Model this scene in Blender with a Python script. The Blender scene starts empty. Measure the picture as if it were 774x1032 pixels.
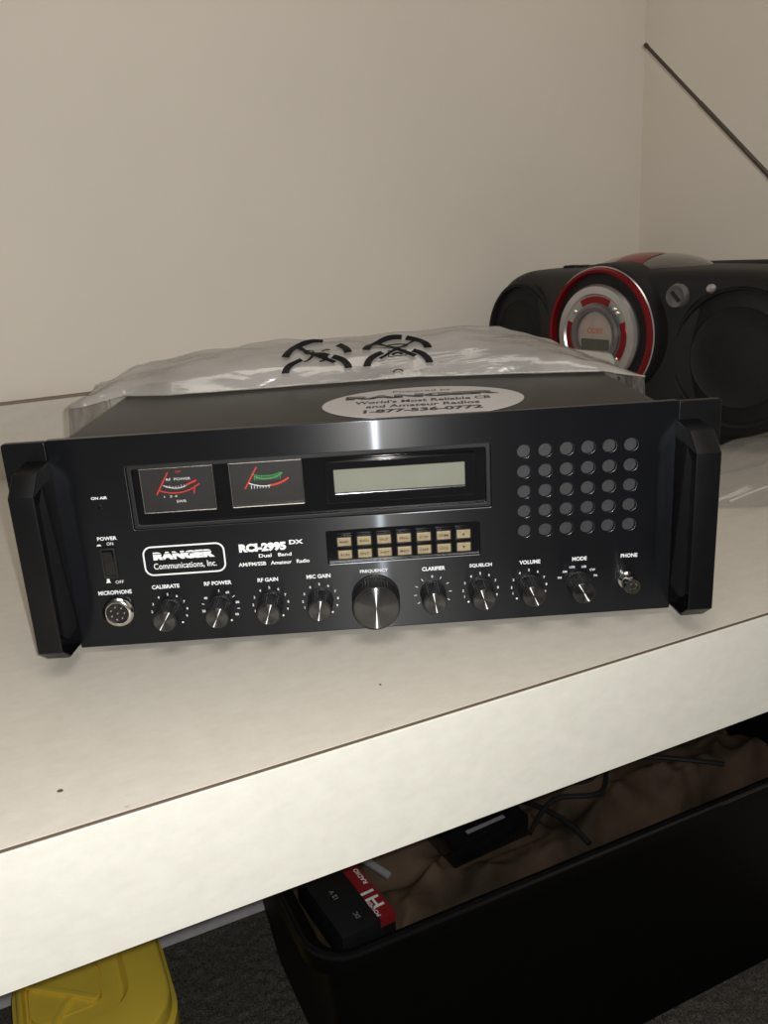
import bpy, bmesh, math, random
from mathutils import Vector, Matrix, noise
random.seed(7)
PI = math.pi
COL = bpy.context.scene.collection

# ------------------------------------------------------------------ helpers
def link(name, me, mat=None, parent=None, mtx=None):
    o = bpy.data.objects.new(name, me)
    COL.objects.link(o)
    if mat is not None:
        for m in (mat if isinstance(mat, (list, tuple)) else [mat]):
            me.materials.append(m)
    if parent is not None:
        o.parent = parent
    if mtx is not None:
        o.matrix_local = mtx
    return o

def empty(name, loc, rz, label, cat, group=None):
    o = bpy.data.objects.new(name, None)
    COL.objects.link(o)
    o.empty_display_size = .02
    o.location = loc
    o.rotation_euler = (0, 0, rz)
    tag(o, label, cat, group)
    return o

def tag(o, label=None, cat=None, group=None, kind=None):
    if label: o['label'] = label
    if cat: o['category'] = cat
    if group: o['group'] = group
    if kind: o['kind'] = kind
    return o

def from_bm(bm, name='m', smooth=False):
    bmesh.ops.recalc_face_normals(bm, faces=bm.faces)
    me = bpy.data.meshes.new(name)
    bm.to_mesh(me); bm.free()
    if smooth: shade(me)
    return me

def shade(me, ang=40):
    me.polygons.foreach_set('use_smooth', [True] * len(me.polygons))
    try: me.set_sharp_from_angle(angle=math.radians(ang))
    except Exception: pass
    return me

def box_bm(x0, x1, y0, y1, z0, z1, bev=0, seg=2, bm=None):
    b = bmesh.new()
    bmesh.ops.create_cube(b, size=1)
    for v in b.verts:
        v.co = Vector(((x0 + x1) / 2 + v.co.x * (x1 - x0), (y0 + y1) / 2 + v.co.y * (y1 - y0), (z0 + z1) / 2 + v.co.z * (z1 - z0)))
    if bev:
        bmesh.ops.bevel(b, geom=b.edges[:], offset=bev, segments=seg, affect='EDGES', profile=.5)
    if bm is not None:
        me = bpy.data.meshes.new('t'); b.to_mesh(me); b.free(); bm.from_mesh(me); bpy.data.meshes.remove(me)
        return bm
    return b

def box(name, x0, x1, y0, y1, z0, z1, mat, parent=None, bev=0, seg=2):
    return link(name, from_bm(box_bm(x0, x1, y0, y1, z0, z1, bev, seg), name, smooth=bev > 0), mat, parent)

def merge(meshes):
    """join meshes [(mesh, matrix, mat_index)] into one"""
    bm = bmesh.new()
    for me, mx, mi in meshes:
        n0 = len(bm.verts); f0 = len(bm.faces)
        bm.from_mesh(me)
        bm.verts.ensure_lookup_table(); bm.faces.ensure_lookup_table()
        for v in bm.verts[n0:]: v.co = mx @ v.co
        for f in bm.faces[f0:]: f.material_index = mi
    me = bpy.data.meshes.new('merged')
    bm.to_mesh(me); bm.free()
    return me

def lathe_bm(prof, seg=48, teeth=0, amp=0, toothed=()):
    """prof [(r,h)], axis points to -Y (towards the viewer)"""
    bm = bmesh.new()
    rings = []
    for i, (r, h) in enumerate(prof):
        if r < 1e-6:
            rings.append([bm.verts.new((0, -h, 0))])
        else:
            ring = []
            for k in range(seg):
                a = 2 * PI * k / seg
                rr = r
                if teeth and i in toothed: rr = r * (1 - amp * (.5 + .5 * math.cos(a * teeth)))
                ring.append(bm.verts.new((rr * math.cos(a), -h, rr * math.sin(a))))
            rings.append(ring)
    for a, b in zip(rings, rings[1:]):
        if len(a) == 1 and len(b) == 1: continue
        if len(a) == 1:
            for k in range(seg): bm.faces.new((a[0], b[k], b[(k + 1) % seg]))
        elif len(b) == 1:
            for k in range(seg): bm.faces.new((a[k], a[(k + 1) % seg], b[0]))
        else:
            for k in range(seg): bm.faces.new((a[k], a[(k + 1) % seg], b[(k + 1) % seg], b[k]))
    return bm

def lathe(name, prof, mat, parent, loc, seg=48, **k):
    return link(name, shade(from_bm(lathe_bm(prof, seg, **k), name), 35), mat, parent, Matrix.Translation(loc))

def rrect(x0, x1, y0, y1, r, n=6):
    pts = []
    for cx, cy, a0 in ((x1 - r, y1 - r, 0), (x0 + r, y1 - r, 90), (x0 + r, y0 + r, 180), (x1 - r, y0 + r, 270)):
        for k in range(n + 1):
            a = math.radians(a0 + 90 * k / n)
            pts.append((cx + r * math.cos(a), cy + r * math.sin(a)))
    return pts

def circ(cx, cy, rx, ry=None, n=48, rot=0):
    ry = ry or rx
    o = []
    for k in range(n):
        a = 2 * PI * k / n
        x, y = rx * math.cos(a), ry * math.sin(a)
        o.append((cx + x * math.cos(rot) - y * math.sin(rot), cy + x * math.sin(rot) + y * math.cos(rot)))
    return o

def plate_me(loops, thick, bev=0):
    """filled 2D outline(s) with holes, local xy, thickness from z=-thick to z=0"""
    cu = bpy.data.curves.new('c', 'CURVE')
    cu.dimensions = '2D'; cu.fill_mode = 'BOTH'
    for lp in loops:
        s = cu.splines.new('POLY'); s.points.add(len(lp) - 1)
        for p, (x, y) in zip(s.points, lp): p.co = (x, y, 0, 1)
        s.use_cyclic_u = True
    cu.extrude = max(thick / 2 - bev, 0)
    if bev:
        cu.bevel_depth = bev; cu.bevel_resolution = 2; cu.offset = -bev
    o = bpy.data.objects.new('t', cu)
    me = bpy.data.meshes.new_from_object(o)
    bpy.data.objects.remove(o); bpy.data.curves.remove(cu)
    me.transform(Matrix.Translation((0, 0, -thick / 2)))
    return me

# local (x, y, z-out) -> (X, -Z.., Y): a sheet that faces the viewer (-Y)
FR = Matrix(((1, 0, 0, 0), (0, 0, -1, 0), (0, 1, 0, 0), (0, 0, 0, 1)))
def front(me, y=0, x=0, z=0):
    me.transform(Matrix.Translation((x, y, z)) @ FR)
    return me
def fplate(name, loops, thick, mat, parent, y=0, bev=0):
    return link(name, shade(front(plate_me(loops, thick, bev), y)), mat, parent)

def text_me(s, w=None, h=None, bold=.02, extr=.00012, spacing=1.0, shear=0):
    cu = bpy.data.curves.new('t', 'FONT')
    cu.body = s; cu.size = 1; cu.offset = bold; cu.align_x = 'CENTER'; cu.space_character = spacing
    cu.resolution_u = 3; cu.shear = shear
    o = bpy.data.objects.new('t', cu)
    me = bpy.data.meshes.new_from_object(o)
    bpy.data.objects.remove(o); bpy.data.curves.remove(cu)
    xs = [v.co.x for v in me.vertices]; ys = [v.co.y for v in me.vertices]
    W = max(xs) - min(xs); H = max(ys) - min(ys)
    sx = w / W if w else None; sy = h / H if h else None
    sx = sx or sy; sy = sy or sx
    me.transform(Matrix.Diagonal((sx, sy, 1, 1)) @ Matrix.Translation((-(min(xs) + max(xs)) / 2, -(min(ys) + max(ys)) / 2, 0)))
    return me

def stroke_me(pts, w, closed=False):
    bm = bmesh.new(); n = len(pts); L = []
    for i, p in enumerate(pts):
        a = pts[(i - 1) % n] if (closed or i > 0) else p
        b = pts[(i + 1) % n] if (closed or i < n - 1) else p
        d = Vector((b[0] - a[0], b[1] - a[1])).normalized()
        nx, ny = -d.y * w / 2, d.x * w / 2
        L.append((bm.verts.new((p[0] + nx, p[1] + ny, 0)), bm.verts.new((p[0] - nx, p[1] - ny, 0))))
    for i in range(n if closed else n - 1):
        a, b = L[i], L[(i + 1) % n]
        bm.faces.new((a[1], b[1], b[0], a[0]))
    me = bpy.data.meshes.new('s'); bm.to_mesh(me); bm.free()
    return me

def bez(p0, p1, p2, n=12):
    return [((1 - t) ** 2 * p0[0] + 2 * t * (1 - t) * p1[0] + t * t * p2[0], (1 - t) ** 2 * p0[1] + 2 * t * (1 - t) * p1[1] + t * t * p2[1]) for t in [k / n for k in range(n + 1)]]

def tube_me(pts, r, seg=10, taper=None, cap=True):
    bm = bmesh.new(); rings = []
    pts = [Vector(p) for p in pts]; n = len(pts)
    up = Vector((0, 0, 1)); prev = None
    for i, p in enumerate(pts):
        d = (pts[min(i + 1, n - 1)] - pts[max(i - 1, 0)]).normalized()
        if prev is None:
            s = d.cross(up)
            if s.length < .1: s = d.cross(Vector((1, 0, 0)))
        else:
            s = prev - d * prev.dot(d)
        s.normalize(); prev = s
        t = d.cross(s)
        rr = r if taper is None else r + (taper - r) * i / (n - 1)
        rings.append([bm.verts.new(p + (s * math.cos(2 * PI * k / seg) + t * math.sin(2 * PI * k / seg)) * rr) for k in range(seg)])
    for a, b in zip(rings, rings[1:]):
        for k in range(seg): bm.faces.new((a[k], a[(k + 1) % seg], b[(k + 1) % seg], b[k]))
    if cap:
        bm.faces.new(rings[0]); bm.faces.new(rings[-1])
    return shade(from_bm(bm))

def catmull(P, n=8):
    P = [Vector(p) for p in P]; Q = [P[0]] + P + [P[-1]]; o = []
    for i in range(1, len(Q) - 2):
        for k in range(n):
            t = k / n
            a, b, c, d = Q[i - 1:i + 3]
            o.append(.5 * ((2 * b) + (c - a) * t + (2 * a - 5 * b + 4 * c - d) * t * t + (3 * b - a - 3 * c + d) * t ** 3))
    o.append(P[-1])
    return o

def grid_me(rows):
    """rows: list of lists of points"""
    bm = bmesh.new()
    V = [[bm.verts.new(p) for p in r] for r in rows]
    for a, b in zip(V, V[1:]):
        for k in range(len(a) - 1): bm.faces.new((a[k], a[k + 1], b[k + 1], b[k]))
    return shade(from_bm(bm), 180)

# ------------------------------------------------------------------ materials
def new_mat(name):
    m = bpy.data.materials.new(name); m.use_nodes = True
    return m, m.node_tree.nodes, m.node_tree.links, m.node_tree.nodes['Principled BSDF']

def pm(name, col, rough=.5, metal=0, spec=.5, noise_s=0, var=.08, bump=0, bump_s=None, coat=0, aniso=0, tangent=None, emit=0, dist=.001):
    m, N, L, P = new_mat(name)
    c = (*col, 1)
    P.inputs['Base Color'].default_value = c
    P.inputs['Roughness'].default_value = rough
    P.inputs['Metallic'].default_value = metal
    P.inputs['Specular IOR Level'].default_value = spec
    P.inputs['Coat Weight'].default_value = coat
    P.inputs['Coat Roughness'].default_value = .08
    if emit:
        P.inputs['Emission Color'].default_value = c
        P.inputs['Emission Strength'].default_value = emit
    tc = N.new('ShaderNodeTexCoord')
    ns = noise_s or 60
    t = N.new('ShaderNodeTexNoise'); t.inputs['Scale'].default_value = ns; t.inputs['Detail'].default_value = 5
    L.new(tc.outputs['Object'], t.inputs['Vector'])
    r = N.new('ShaderNodeValToRGB')
    r.color_ramp.elements[0].position = .3; r.color_ramp.elements[1].position = .7
    r.color_ramp.elements[0].color = tuple(max(0, x * (1 - var)) for x in col) + (1,)
    r.color_ramp.elements[1].color = tuple(min(1, x * (1 + var)) for x in col) + (1,)
    L.new(t.outputs['Fac'], r.inputs['Fac']); L.new(r.outputs['Color'], P.inputs['Base Color'])
    if bump:
        b = N.new('ShaderNodeBump'); b.inputs['Strength'].default_value = bump; b.inputs['Distance'].default_value = dist
        t2 = N.new('ShaderNodeTexNoise'); t2.inputs['Scale'].default_value = bump_s or ns; t2.inputs['Detail'].default_value = 6
        L.new(tc.outputs['Object'], t2.inputs['Vector'])
        L.new(t2.outputs['Fac'], b.inputs['Height']); L.new(b.outputs['Normal'], P.inputs['Normal'])
    if aniso:
        P.inputs['Anisotropic'].default_value = aniso
        if tangent == 'radial':
            tn = N.new('ShaderNodeTangent'); tn.direction_type = 'RADIAL'; tn.axis = 'Y'
            L.new(tn.outputs[0], P.inputs['Tangent']); P.inputs['Anisotropic Rotation'].default_value = .25
        elif tangent:
            cx = N.new('ShaderNodeCombineXYZ')
            for i in range(3): cx.inputs[i].default_value = tangent[i]
            vt = N.new('ShaderNodeVectorTransform'); vt.vector_type = 'VECTOR'; vt.convert_from = 'OBJECT'; vt.convert_to = 'WORLD'
            L.new(cx.outputs[0], vt.inputs[0]); L.new(vt.outputs[0], P.inputs['Tangent'])
    return m

M = {}
M['panel'] = pm('black_anodised_panel', (.0045, .005, .0065), .33, 0, .35, 40, .1, aniso=.9, tangent=(0, 0, 1))
def streak(m, col, rough, an):
    N, L = m.node_tree.nodes, m.node_tree.links
    g = N.new('ShaderNodeBsdfAnisotropic'); g.distribution = 'GGX'
    g.inputs['Color'].default_value = (*col, 1); g.inputs['Roughness'].default_value = rough; g.inputs['Anisotropy'].default_value = an
    cx = N.new('ShaderNodeCombineXYZ'); cx.inputs[0].default_value = 1
    vt = N.new('ShaderNodeVectorTransform'); vt.vector_type = 'VECTOR'; vt.convert_from = 'OBJECT'; vt.convert_to = 'WORLD'
    L.new(cx.outputs[0], vt.inputs[0]); L.new(vt.outputs[0], g.inputs['Tangent'])
    a = N.new('ShaderNodeAddShader'); L.new(N['Principled BSDF'].outputs[0], a.inputs[0]); L.new(g.outputs[0], a.inputs[1])
    L.new(a.outputs[0], N['Material Output'].inputs['Surface'])
streak(M['panel'], (.010, .011, .013), .15, .88)
M['chassis'] = pm('dark_painted_steel', (.011, .0108, .0105), .42, 0, .45, 300, .2, bump=.15, bump_s=900, dist=.0004)
M['handle'] = pm('black_handle_metal', (.003, .0032, .004), .38, 0, .3, 80, .2, bump=.05, bump_s=50)
M['gloss'] = pm('black_gloss_plastic', (.006, .006, .007), .12, 0, .5)
M['matte'] = pm('black_matte_plastic', (.010, .010, .011), .5, 0, .4)
M['print'] = pm('white_print', (.80, .82, .84), .5)
M['red'] = pm('red_print', (.65, .03, .02), .5)
M['green'] = pm('green_print', (.05, .35, .10), .5)
M['meterface'] = pm('meter_face', (.018, .017, .016), .45)
M['lcd'] = pm('grey_green_lcd', (.26, .27, .215), .35, spec=.5, noise_s=30, var=.04)
M['key'] = pm('tan_key', (.30, .245, .145), .45, noise_s=300, var=.15)
M['keyink'] = pm('key_ink', (.02, .018, .015), .5)
M['knob'] = pm('black_knob', (.012, .012, .013), .38)
M['cap'] = pm('spun_dark_metal', (.03, .03, .03), .30, 1, .5, aniso=1.0, tangent='radial', noise_s=200, var=.1)
N, L = M['cap'].node_tree.nodes, M['cap'].node_tree.links
g = N.new('ShaderNodeBsdfAnisotropic'); g.distribution = 'GGX'
g.inputs['Color'].default_value = (.13, .13, .13, 1); g.inputs['Roughness'].default_value = .30; g.inputs['Anisotropy'].default_value = .86
tn = N.new('ShaderNodeTangent'); tn.direction_type = 'RADIAL'; tn.axis = 'Y'; L.new(tn.outputs[0], g.inputs['Tangent'])
a_ = N.new('ShaderNodeAddShader'); L.new(N['Principled BSDF'].outputs[0], a_.inputs[0]); L.new(g.outputs[0], a_.inputs[1]); L.new(a_.outputs[0], N['Material Output'].inputs['Surface'])
M['chrome'] = pm('chrome', (.72, .70, .66), .16, 1, noise_s=200)
M['nickel'] = pm('nickel', (.45, .44, .42), .25, 1, noise_s=200)
M['grille'] = pm('grey_speaker_cloth', (.035, .035, .037), .6, noise_s=1500, var=.4, bump=.3, bump_s=2500)
M['sticker'] = pm('sticker_paper', (.52, .50, .50), .4, noise_s=30, var=.04)
M['ink'] = pm('dark_ink', (.03, .03, .035), .6)

def glass(name, fac=.12, tint=(1, 1, 1), rough=.05):
    m, N, L, P = new_mat(name)
    tr = N.new('ShaderNodeBsdfTransparent'); tr.inputs['Color'].default_value = (*tint, 1)
    g = N.new('ShaderNodeBsdfGlossy'); g.inputs['Roughness'].default_value = rough
    mx = N.new('ShaderNodeMixShader'); lw = N.new('ShaderNodeLayerWeight'); lw.inputs['Blend'].default_value = .25
    mp = N.new('ShaderNodeMapRange'); mp.inputs['To Min'].default_value = fac * .5; mp.inputs['To Max'].default_value = min(1, fac * 6)
    L.new(lw.outputs['Fresnel'], mp.inputs['Value']); L.new(mp.outputs[0], mx.inputs['Fac'])
    L.new(tr.outputs[0], mx.inputs[1]); L.new(g.outputs[0], mx.inputs[2])
    L.new(mx.outputs[0], N['Material Output'].inputs['Surface'])
    return m
M['glass'] = glass('clear_plastic_cover', .06)

def film(name, lo, hi, col=(.8, .78, .75), scale=14, bump=.8):
    m, N, L, P = new_mat(name)
    P.inputs['Base Color'].default_value = (*col, 1)
    P.inputs['Roughness'].default_value = .14
    P.inputs['Specular IOR Level'].default_value = 1.0
    tc = N.new('ShaderNodeTexCoord')
    mp = N.new('ShaderNodeMapping'); mp.inputs['Scale'].default_value = (.40, 1.9, 1.9)
    L.new(tc.outputs['Object'], mp.inputs[0])
    t = N.new('ShaderNodeTexNoise'); t.inputs['Scale'].default_value = scale; t.inputs['Detail'].default_value = 4; t.inputs['Distortion'].default_value = .8
    L.new(mp.outputs[0], t.inputs['Vector'])
    v = N.new('ShaderNodeTexVoronoi'); v.feature = 'DISTANCE_TO_EDGE'; v.inputs['Scale'].default_value = scale * 2.2
    L.new(mp.outputs[0], v.inputs['Vector'])
    add = N.new('ShaderNodeMath'); add.operation = 'MULTIPLY_ADD'; add.inputs[1].default_value = .35
    L.new(v.outputs['Distance'], add.inputs[0]); L.new(t.outputs['Fac'], add.inputs[2])
    b = N.new('ShaderNodeBump'); b.inputs['Strength'].default_value = bump; b.inputs['Distance'].default_value = .006
    L.new(add.outputs[0], b.inputs['Height']); L.new(b.outputs['Normal'], P.inputs['Normal'])
    mr = N.new('ShaderNodeMapRange'); mr.inputs['From Min'].default_value = .35; mr.inputs['From Max'].default_value = .7
    mr.inputs['To Min'].default_value = lo; mr.inputs['To Max'].default_value = hi
    L.new(t.outputs['Fac'], mr.inputs['Value'])
    tr = N.new('ShaderNodeBsdfTransparent'); mx = N.new('ShaderNodeMixShader')
    L.new(mr.outputs[0], mx.inputs['Fac']); L.new(tr.outputs[0], mx.inputs[1]); L.new(P.outputs[0], mx.inputs[2])
    L.new(mx.outputs[0], N['Material Output'].inputs['Surface'])
    return m
M['film'] = film('milky_plastic_film', .50, .80, col=(.42, .40, .375), scale=13)
M['film_clear'] = film('clear_plastic_film', .25, .5, col=(.26, .25, .235), scale=10, bump=.4)

def laminate(nm, c0, c1):
    m, N, L, P = new_mat(nm)
    P.inputs['Roughness'].default_value = .5; P.inputs['Specular IOR Level'].default_value = .3
    tc = N.new('ShaderNodeTexCoord')
    mp = N.new('ShaderNodeMapping'); mp.inputs['Scale'].default_value = (1, 1.8, 1.8); L.new(tc.outputs['Object'], mp.inputs[0])
    t = N.new('ShaderNodeTexNoise'); t.inputs['Scale'].default_value = 55; t.inputs['Detail'].default_value = 10; t.inputs['Roughness'].default_value = .78
    L.new(mp.outputs[0], t.inputs['Vector'])
    r = N.new('ShaderNodeValToRGB')
    e = r.color_ramp.elements; e[0].position = .3; e[1].position = .72
    e[0].color = (*c0, 1); e[1].color = (*c1, 1)
    L.new(t.outputs['Fac'], r.inputs['Fac'])
    # sparse dark flecks
    v = N.new('ShaderNodeTexVoronoi'); v.inputs['Scale'].default_value = 9
    L.new(mp.outputs[0], v.inputs['Vector'])
    rr = N.new('ShaderNodeMapRange'); rr.inputs['From Min'].default_value = .018; rr.inputs['From Max'].default_value = .03
    L.new(v.outputs['Distance'], rr.inputs['Value'])
    mx = N.new('ShaderNodeMix'); mx.data_type = 'RGBA'
    mx.inputs[6].default_value = (.30, .27, .21, 1)
    L.new(rr.outputs[0], mx.inputs[0]); L.new(r.outputs['Color'], mx.inputs[7])
    L.new(mx.outputs[2], P.inputs['Base Color'])
    return m
M['laminate'] = laminate('greige_laminate', (.51, .475, .415), (.59, .56, .50))
M['laminate2'] = laminate('pale_edge_laminate', (.60, .59, .53), (.68, .67, .61))
M['seam'] = pm('brown_laminate_edge', (.09, .065, .045), .6)
M['seam2'] = pm('brown_cap_edge', (.20, .15, .11), .6)
M['wall'] = pm('beige_painted_wall', (.76, .71, .635), .75, spec=.2, noise_s=3, var=.03, bump=.08, bump_s=260)
M['wall2'] = pm('beige_painted_side_wall', (.76, .70, .615), .75, spec=.2, noise_s=3, var=.03, bump=.08, bump_s=260)
M['base'] = pm('pale_baseboard', (.80, .80, .82), .5)
M['carpet'] = pm('charcoal_carpet', (.13, .122, .106), .95, spec=.1, noise_s=420, var=.75, bump=1, bump_s=500, dist=.004)

# ------------------------------------------------------------------ camera (solved from the photo)
CP = Vector((-.2247, -.4042, .2746)); YAW, PIT, ROL, FPX = .42254, .30875, -.06057, 867.39
F = Vector((math.sin(YAW) * math.cos(PIT), math.cos(YAW) * math.cos(PIT), -math.sin(PIT)))
x_ = Vector((math.cos(YAW), -math.sin(YAW), 0)); u_ = x_.cross(F)
CX = math.cos(ROL) * x_ + math.sin(ROL) * u_; CU = -math.sin(ROL) * x_ + math.cos(ROL) * u_
cam = bpy.data.cameras.new('camera'); co = bpy.data.objects.new('camera', cam); COL.objects.link(co)
co.matrix_world = Matrix(((CX.x, CU.x, -F.x, CP.x), (CX.y, CU.y, -F.y, CP.y), (CX.z, CU.z, -F.z, CP.z), (0, 0, 0, 1)))
cam.sensor_fit = 'HORIZONTAL'; cam.sensor_width = 36; cam.lens = FPX / 774 * 36
cam.clip_start = .02
bpy.context.scene.camera = co

# ------------------------------------------------------------------ room
WY, WX, FZ = .82, .839, -.828
def plane_box(name, *a, mat=None):
    o = box(name, *a, mat); o['kind'] = 'structure'; return o
plane_box('wall_back', -2.2, WX + .1, WY, WY + .1, FZ, 1.7, mat=M['wall'])
plane_box('wall_right', WX, WX + .1, -2.2, WY, FZ, 1.7, mat=M['wall2'])
plane_box('baseboard_back', -2.2, WX, WY - .012, WY, FZ + .004, FZ + .085, mat=M['base'])
# carpet: fine tufted relief where it shows
nx, ny = 330, 230
rows = []
for j in range(ny + 1):
    y = -.2 + (WY - .001 + .2) * j / ny
    r_ = []
    for i in range(nx + 1):
        x = -.7 + (WX - .001 + .7) * i / nx
        p = Vector((x, y, 0))
        edge = i in (0, nx) or j in (0, ny)
        r_.append((x, y, FZ + (0 if edge else .006 * noise.noise(p * 90) + .004 * noise.noise(p * 260))))
    rows.append(r_)
fl = link('floor', grid_me(rows), M['carpet']); fl['kind'] = 'structure'
o = box('floor', -2.2, WX + .1, -2.2, WY + .1, FZ - .06, FZ - .012, M['carpet']); o['kind'] = 'structure'

# ------------------------------------------------------------------ counter
ct = empty('counter', (0, 0, 0), 0, 'pale greige laminate counter with thick front edge, holding the black radio', 'counter')
XL = -1.5
box('worktop', XL, WX, .0012, WY, -.083, 0, M['laminate'], ct)
box('edge_seam', XL, WX, .0000, .0012, -.0017, -.0006, M['seam'], ct)
box('front_edge', XL, WX, -.0012, .0012, -.083, -.0017, M['laminate2'], ct, bev=.0004, seg=1)
bs = box('trim_1', XL, WX, WY - .018, WY, 0, .0965, M['laminate']); bs['kind'] = 'structure'
bs = box('trim_2', XL, WX, WY - .0185, WY, .0965, .0985, M['seam2']); bs['kind'] = 'structure'

# ------------------------------------------------------------------ the radio
RA = -.4045; H = .158; Z0 = .005
radio = empty('base_station_radio', (0, .12, 0), RA, 'black rack-style base station radio with two meters, knobs and side handles on the counter', 'radio')
U0, U1 = -.2138, .2138
win = rrect(-.1632, .0852, .0912, .1370, .0012, 2)
kpr = rrect(-.0312, .0763, .0566, .0812, .0012, 2)
GU = [.1081 + .01478 * i for i in range(6)]; GZ = [.0716 + .01445 * j for j in range(5)]
holes = [circ(u, z, .0046, n=28) for u in GU for z in GZ]
fplate('faceplate', [rrect(U0, U1, Z0, H, .0008, 2), win, kpr] + holes, .006, M['panel'], radio, y=0, bev=.0006)
fplate('speaker_grille', [rrect(.100, .190, .063, .138, .002)], .001, M['grille'], radio, y=.0025)
# chassis: open-bottomed folded cover
bm = box_bm(-.2065, .2065, .0062, .262, .012, .1545, .0015, 2)
link('chassis', from_bm(bm, smooth=True), M['chassis'], radio)
# lip of the faceplate top
for sx in (-1, 1):
    for yy in (.06, .22):
        o = lathe('foot', [(0, 0), (.011, 0), (.012, .010), (0, .010)], M['matte'], radio, (0, 0, 0), seg=24)
        o.matrix_local = Matrix.Translation((sx * .17, yy, .0125)) @ Matrix.Rotation(PI / 2, 4, 'X')
# handles
prof_o = [(-.0005, .009), (.025, .0105), (.0385, .0205), (.0385, .1300), (.025, .1420), (-.0005, .1445)]
prof_i = [(.0012, .026), (.0235, .0245), (.0300, .0290), (.0300, .1225), (.0215, .1310), (.0012, .1325)]
for s in (-1, 1):
    me = plate_me([prof_o, prof_i], .0165, .0009)
    # local x -> -Y(forward), y -> Z, z -> X
    me.transform(Matrix(((0, 0, 1, 0), (-1, 0, 0, 0), (0, 1, 0, 0), (0, 0, 0, 1))))
    x0 = .2292 if s > 0 else -.2127
    me.transform(Matrix.Translation((x0, 0, 0)))
    h = link('handle', shade(me, 30), M['handle'], radio)
    a, b = (.2144, .2438) if s > 0 else (-.2438, -.2144)
    fplate('ear_plate', [rrect(a, b, Z0 + .001, .1572, .002, 3)], .006, M['handle'], h, y=.0005, bev=.0006)

# display window ------------------------------------------------------------
fplate('display_panel', [rrect(-.1650, .0870, .0895, .139, .001, 2)], .0008, M['gloss'], radio, y=.0045)
fplate('window_frame', [win, rrect(-.1600, .0820, .0942, .1340, .0012, 2)], .0042, M['matte'], radio, y=.0012, bev=.0005)
def mstroke(L, pts, w, mi, z=.0002):
    L.append((stroke_me(pts, w), Matrix.Translation((0, 0, z)), mi))
for k, uc in enumerate((-.1295, -.0689)):
    mw, mh = .0500, .0318
    mt = fplate('meter', [rrect(uc - mw / 2, uc + mw / 2, .1186 - mh / 2, .1186 + mh / 2, .001, 2)], .002, M['meterface'], radio, y=.0022)
    L = []
    mstroke(L, [(-.0155, -.0035), (-.0062, .0118)], .0009, 1)
    if k == 0:
        mstroke(L, bez((-.0102, .0028), (-.002, -.0015), (.0052, .0018)), .0005, 0)
        mstroke(L, bez((-.0132, -.0008), (.002, -.0065), (.0145, .0028)), .0008, 1)
        mstroke(L, [(.0052, .0022), (.0125, .0052)], .0012, 1)
        mstroke(L, [(.0100, -.0040), (.0112, .0016)], .0007, 1)
        for q in range(7): mstroke(L, [(-.008 + q * .002, .0010), (-.008 + q * .002, .0026 - .0006 * (q in (2, 3, 4)))], .00035, 0)
        L.append((text_me('RF  POWER', .0165, .0018, .0), Matrix.Translation((.0005, .0068, .0002)), 0))
        L.append((text_me('SWR', .0068, .0019, .0), Matrix.Translation((.0008, -.0090, .0002)), 0))
        L.append((text_me('1  3 4', .009, .0014, .0), Matrix.Translation((-.0062, -.0052, .0002)), 0))
        L.append((text_me('SP', .004, .0014, .0), Matrix.Translation((.001, .0120, .0002)), 1))
    else:
        mstroke(L, bez((-.0085, .0052), (.001, .0000), (.0110, .0066)), .0009, 2)
        mstroke(L, bez((-.0102, .0068), (.001, .0030), (.0100, .0072)), .0004, 2)
        for q in range(12):
            x = -.0085 + q * .0016
            mstroke(L, [(x, .0024), (x + .0003, .0056)], .0004, 2)
        mstroke(L, bez((-.0125, .0006), (-.005, -.003), (.002, -.0018)), .0006, 0)
        for q in range(7): mstroke(L, [(-.011 + q * .002, -.0036), (-.011 + q * .002, -.0006 - .0014 * (q > 2))], .00035, 0)
        mstroke(L, bez((.002, -.0018), (.009, -.0014), (.0150, .0028)), .0013, 1)
        L.append((text_me('SIGNAL', .008, .0014, .0), Matrix.Translation((.0030, -.0078, .0002)), 3))
    me = merge(L); front(me, .0022 - .0001, uc, .1186)
    link('meter_scale', me, [M['print'], M['red'], M['green'], M['grille']], mt)
    # moulded clear cover: pane and bright rims
    fplate('glass', [rrect(uc - mw / 2, uc + mw / 2, .1186 - mh / 2, .1186 + mh / 2, .001, 2)], .0006, M['glass'], mt, y=-.0010)
    rim = []
    a0, a1, b0, b1 = uc - mw / 2, uc + mw / 2, .1186 - mh / 2, .1186 + mh / 2
    bmr = box_bm(a0, a0 + .0008, -.0014, .0022, b0, b1, .0003, 1)
    box_bm(a0, a1, -.0014, .0022, b0, b0 + .0008, .0003, 1, bm=bmr)
    box_bm(a1 - .0005, a1, -.0014, .0022, b0, b1, .0002, 1, bm=bmr)
    box_bm(a0, a1, -.0014, .0022, b1 - .0004, b1, .0002, 1, bm=bmr)
    link('cover_rim', from_bm(bmr), M['nickel'], mt)

dz = fplate('display_bezel', [rrect(-.0288, .0745, .1012, .1312, .0008, 2), rrect(-.0229, .0672, .1085, .1252, .0006, 2)], .0050, M['gloss'], radio, y=-.0012, bev=.0006)
fplate('screen', [rrect(-.0235, .0678, .1080, .1258, .0004, 2)], .0006, M['lcd'], dz, y=.0016)
fplate('screen_cover', [rrect(-.0232, .0675, .1083, .1255, .0004, 2)], .0004, M['glass'], dz, y=.0002)

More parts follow.
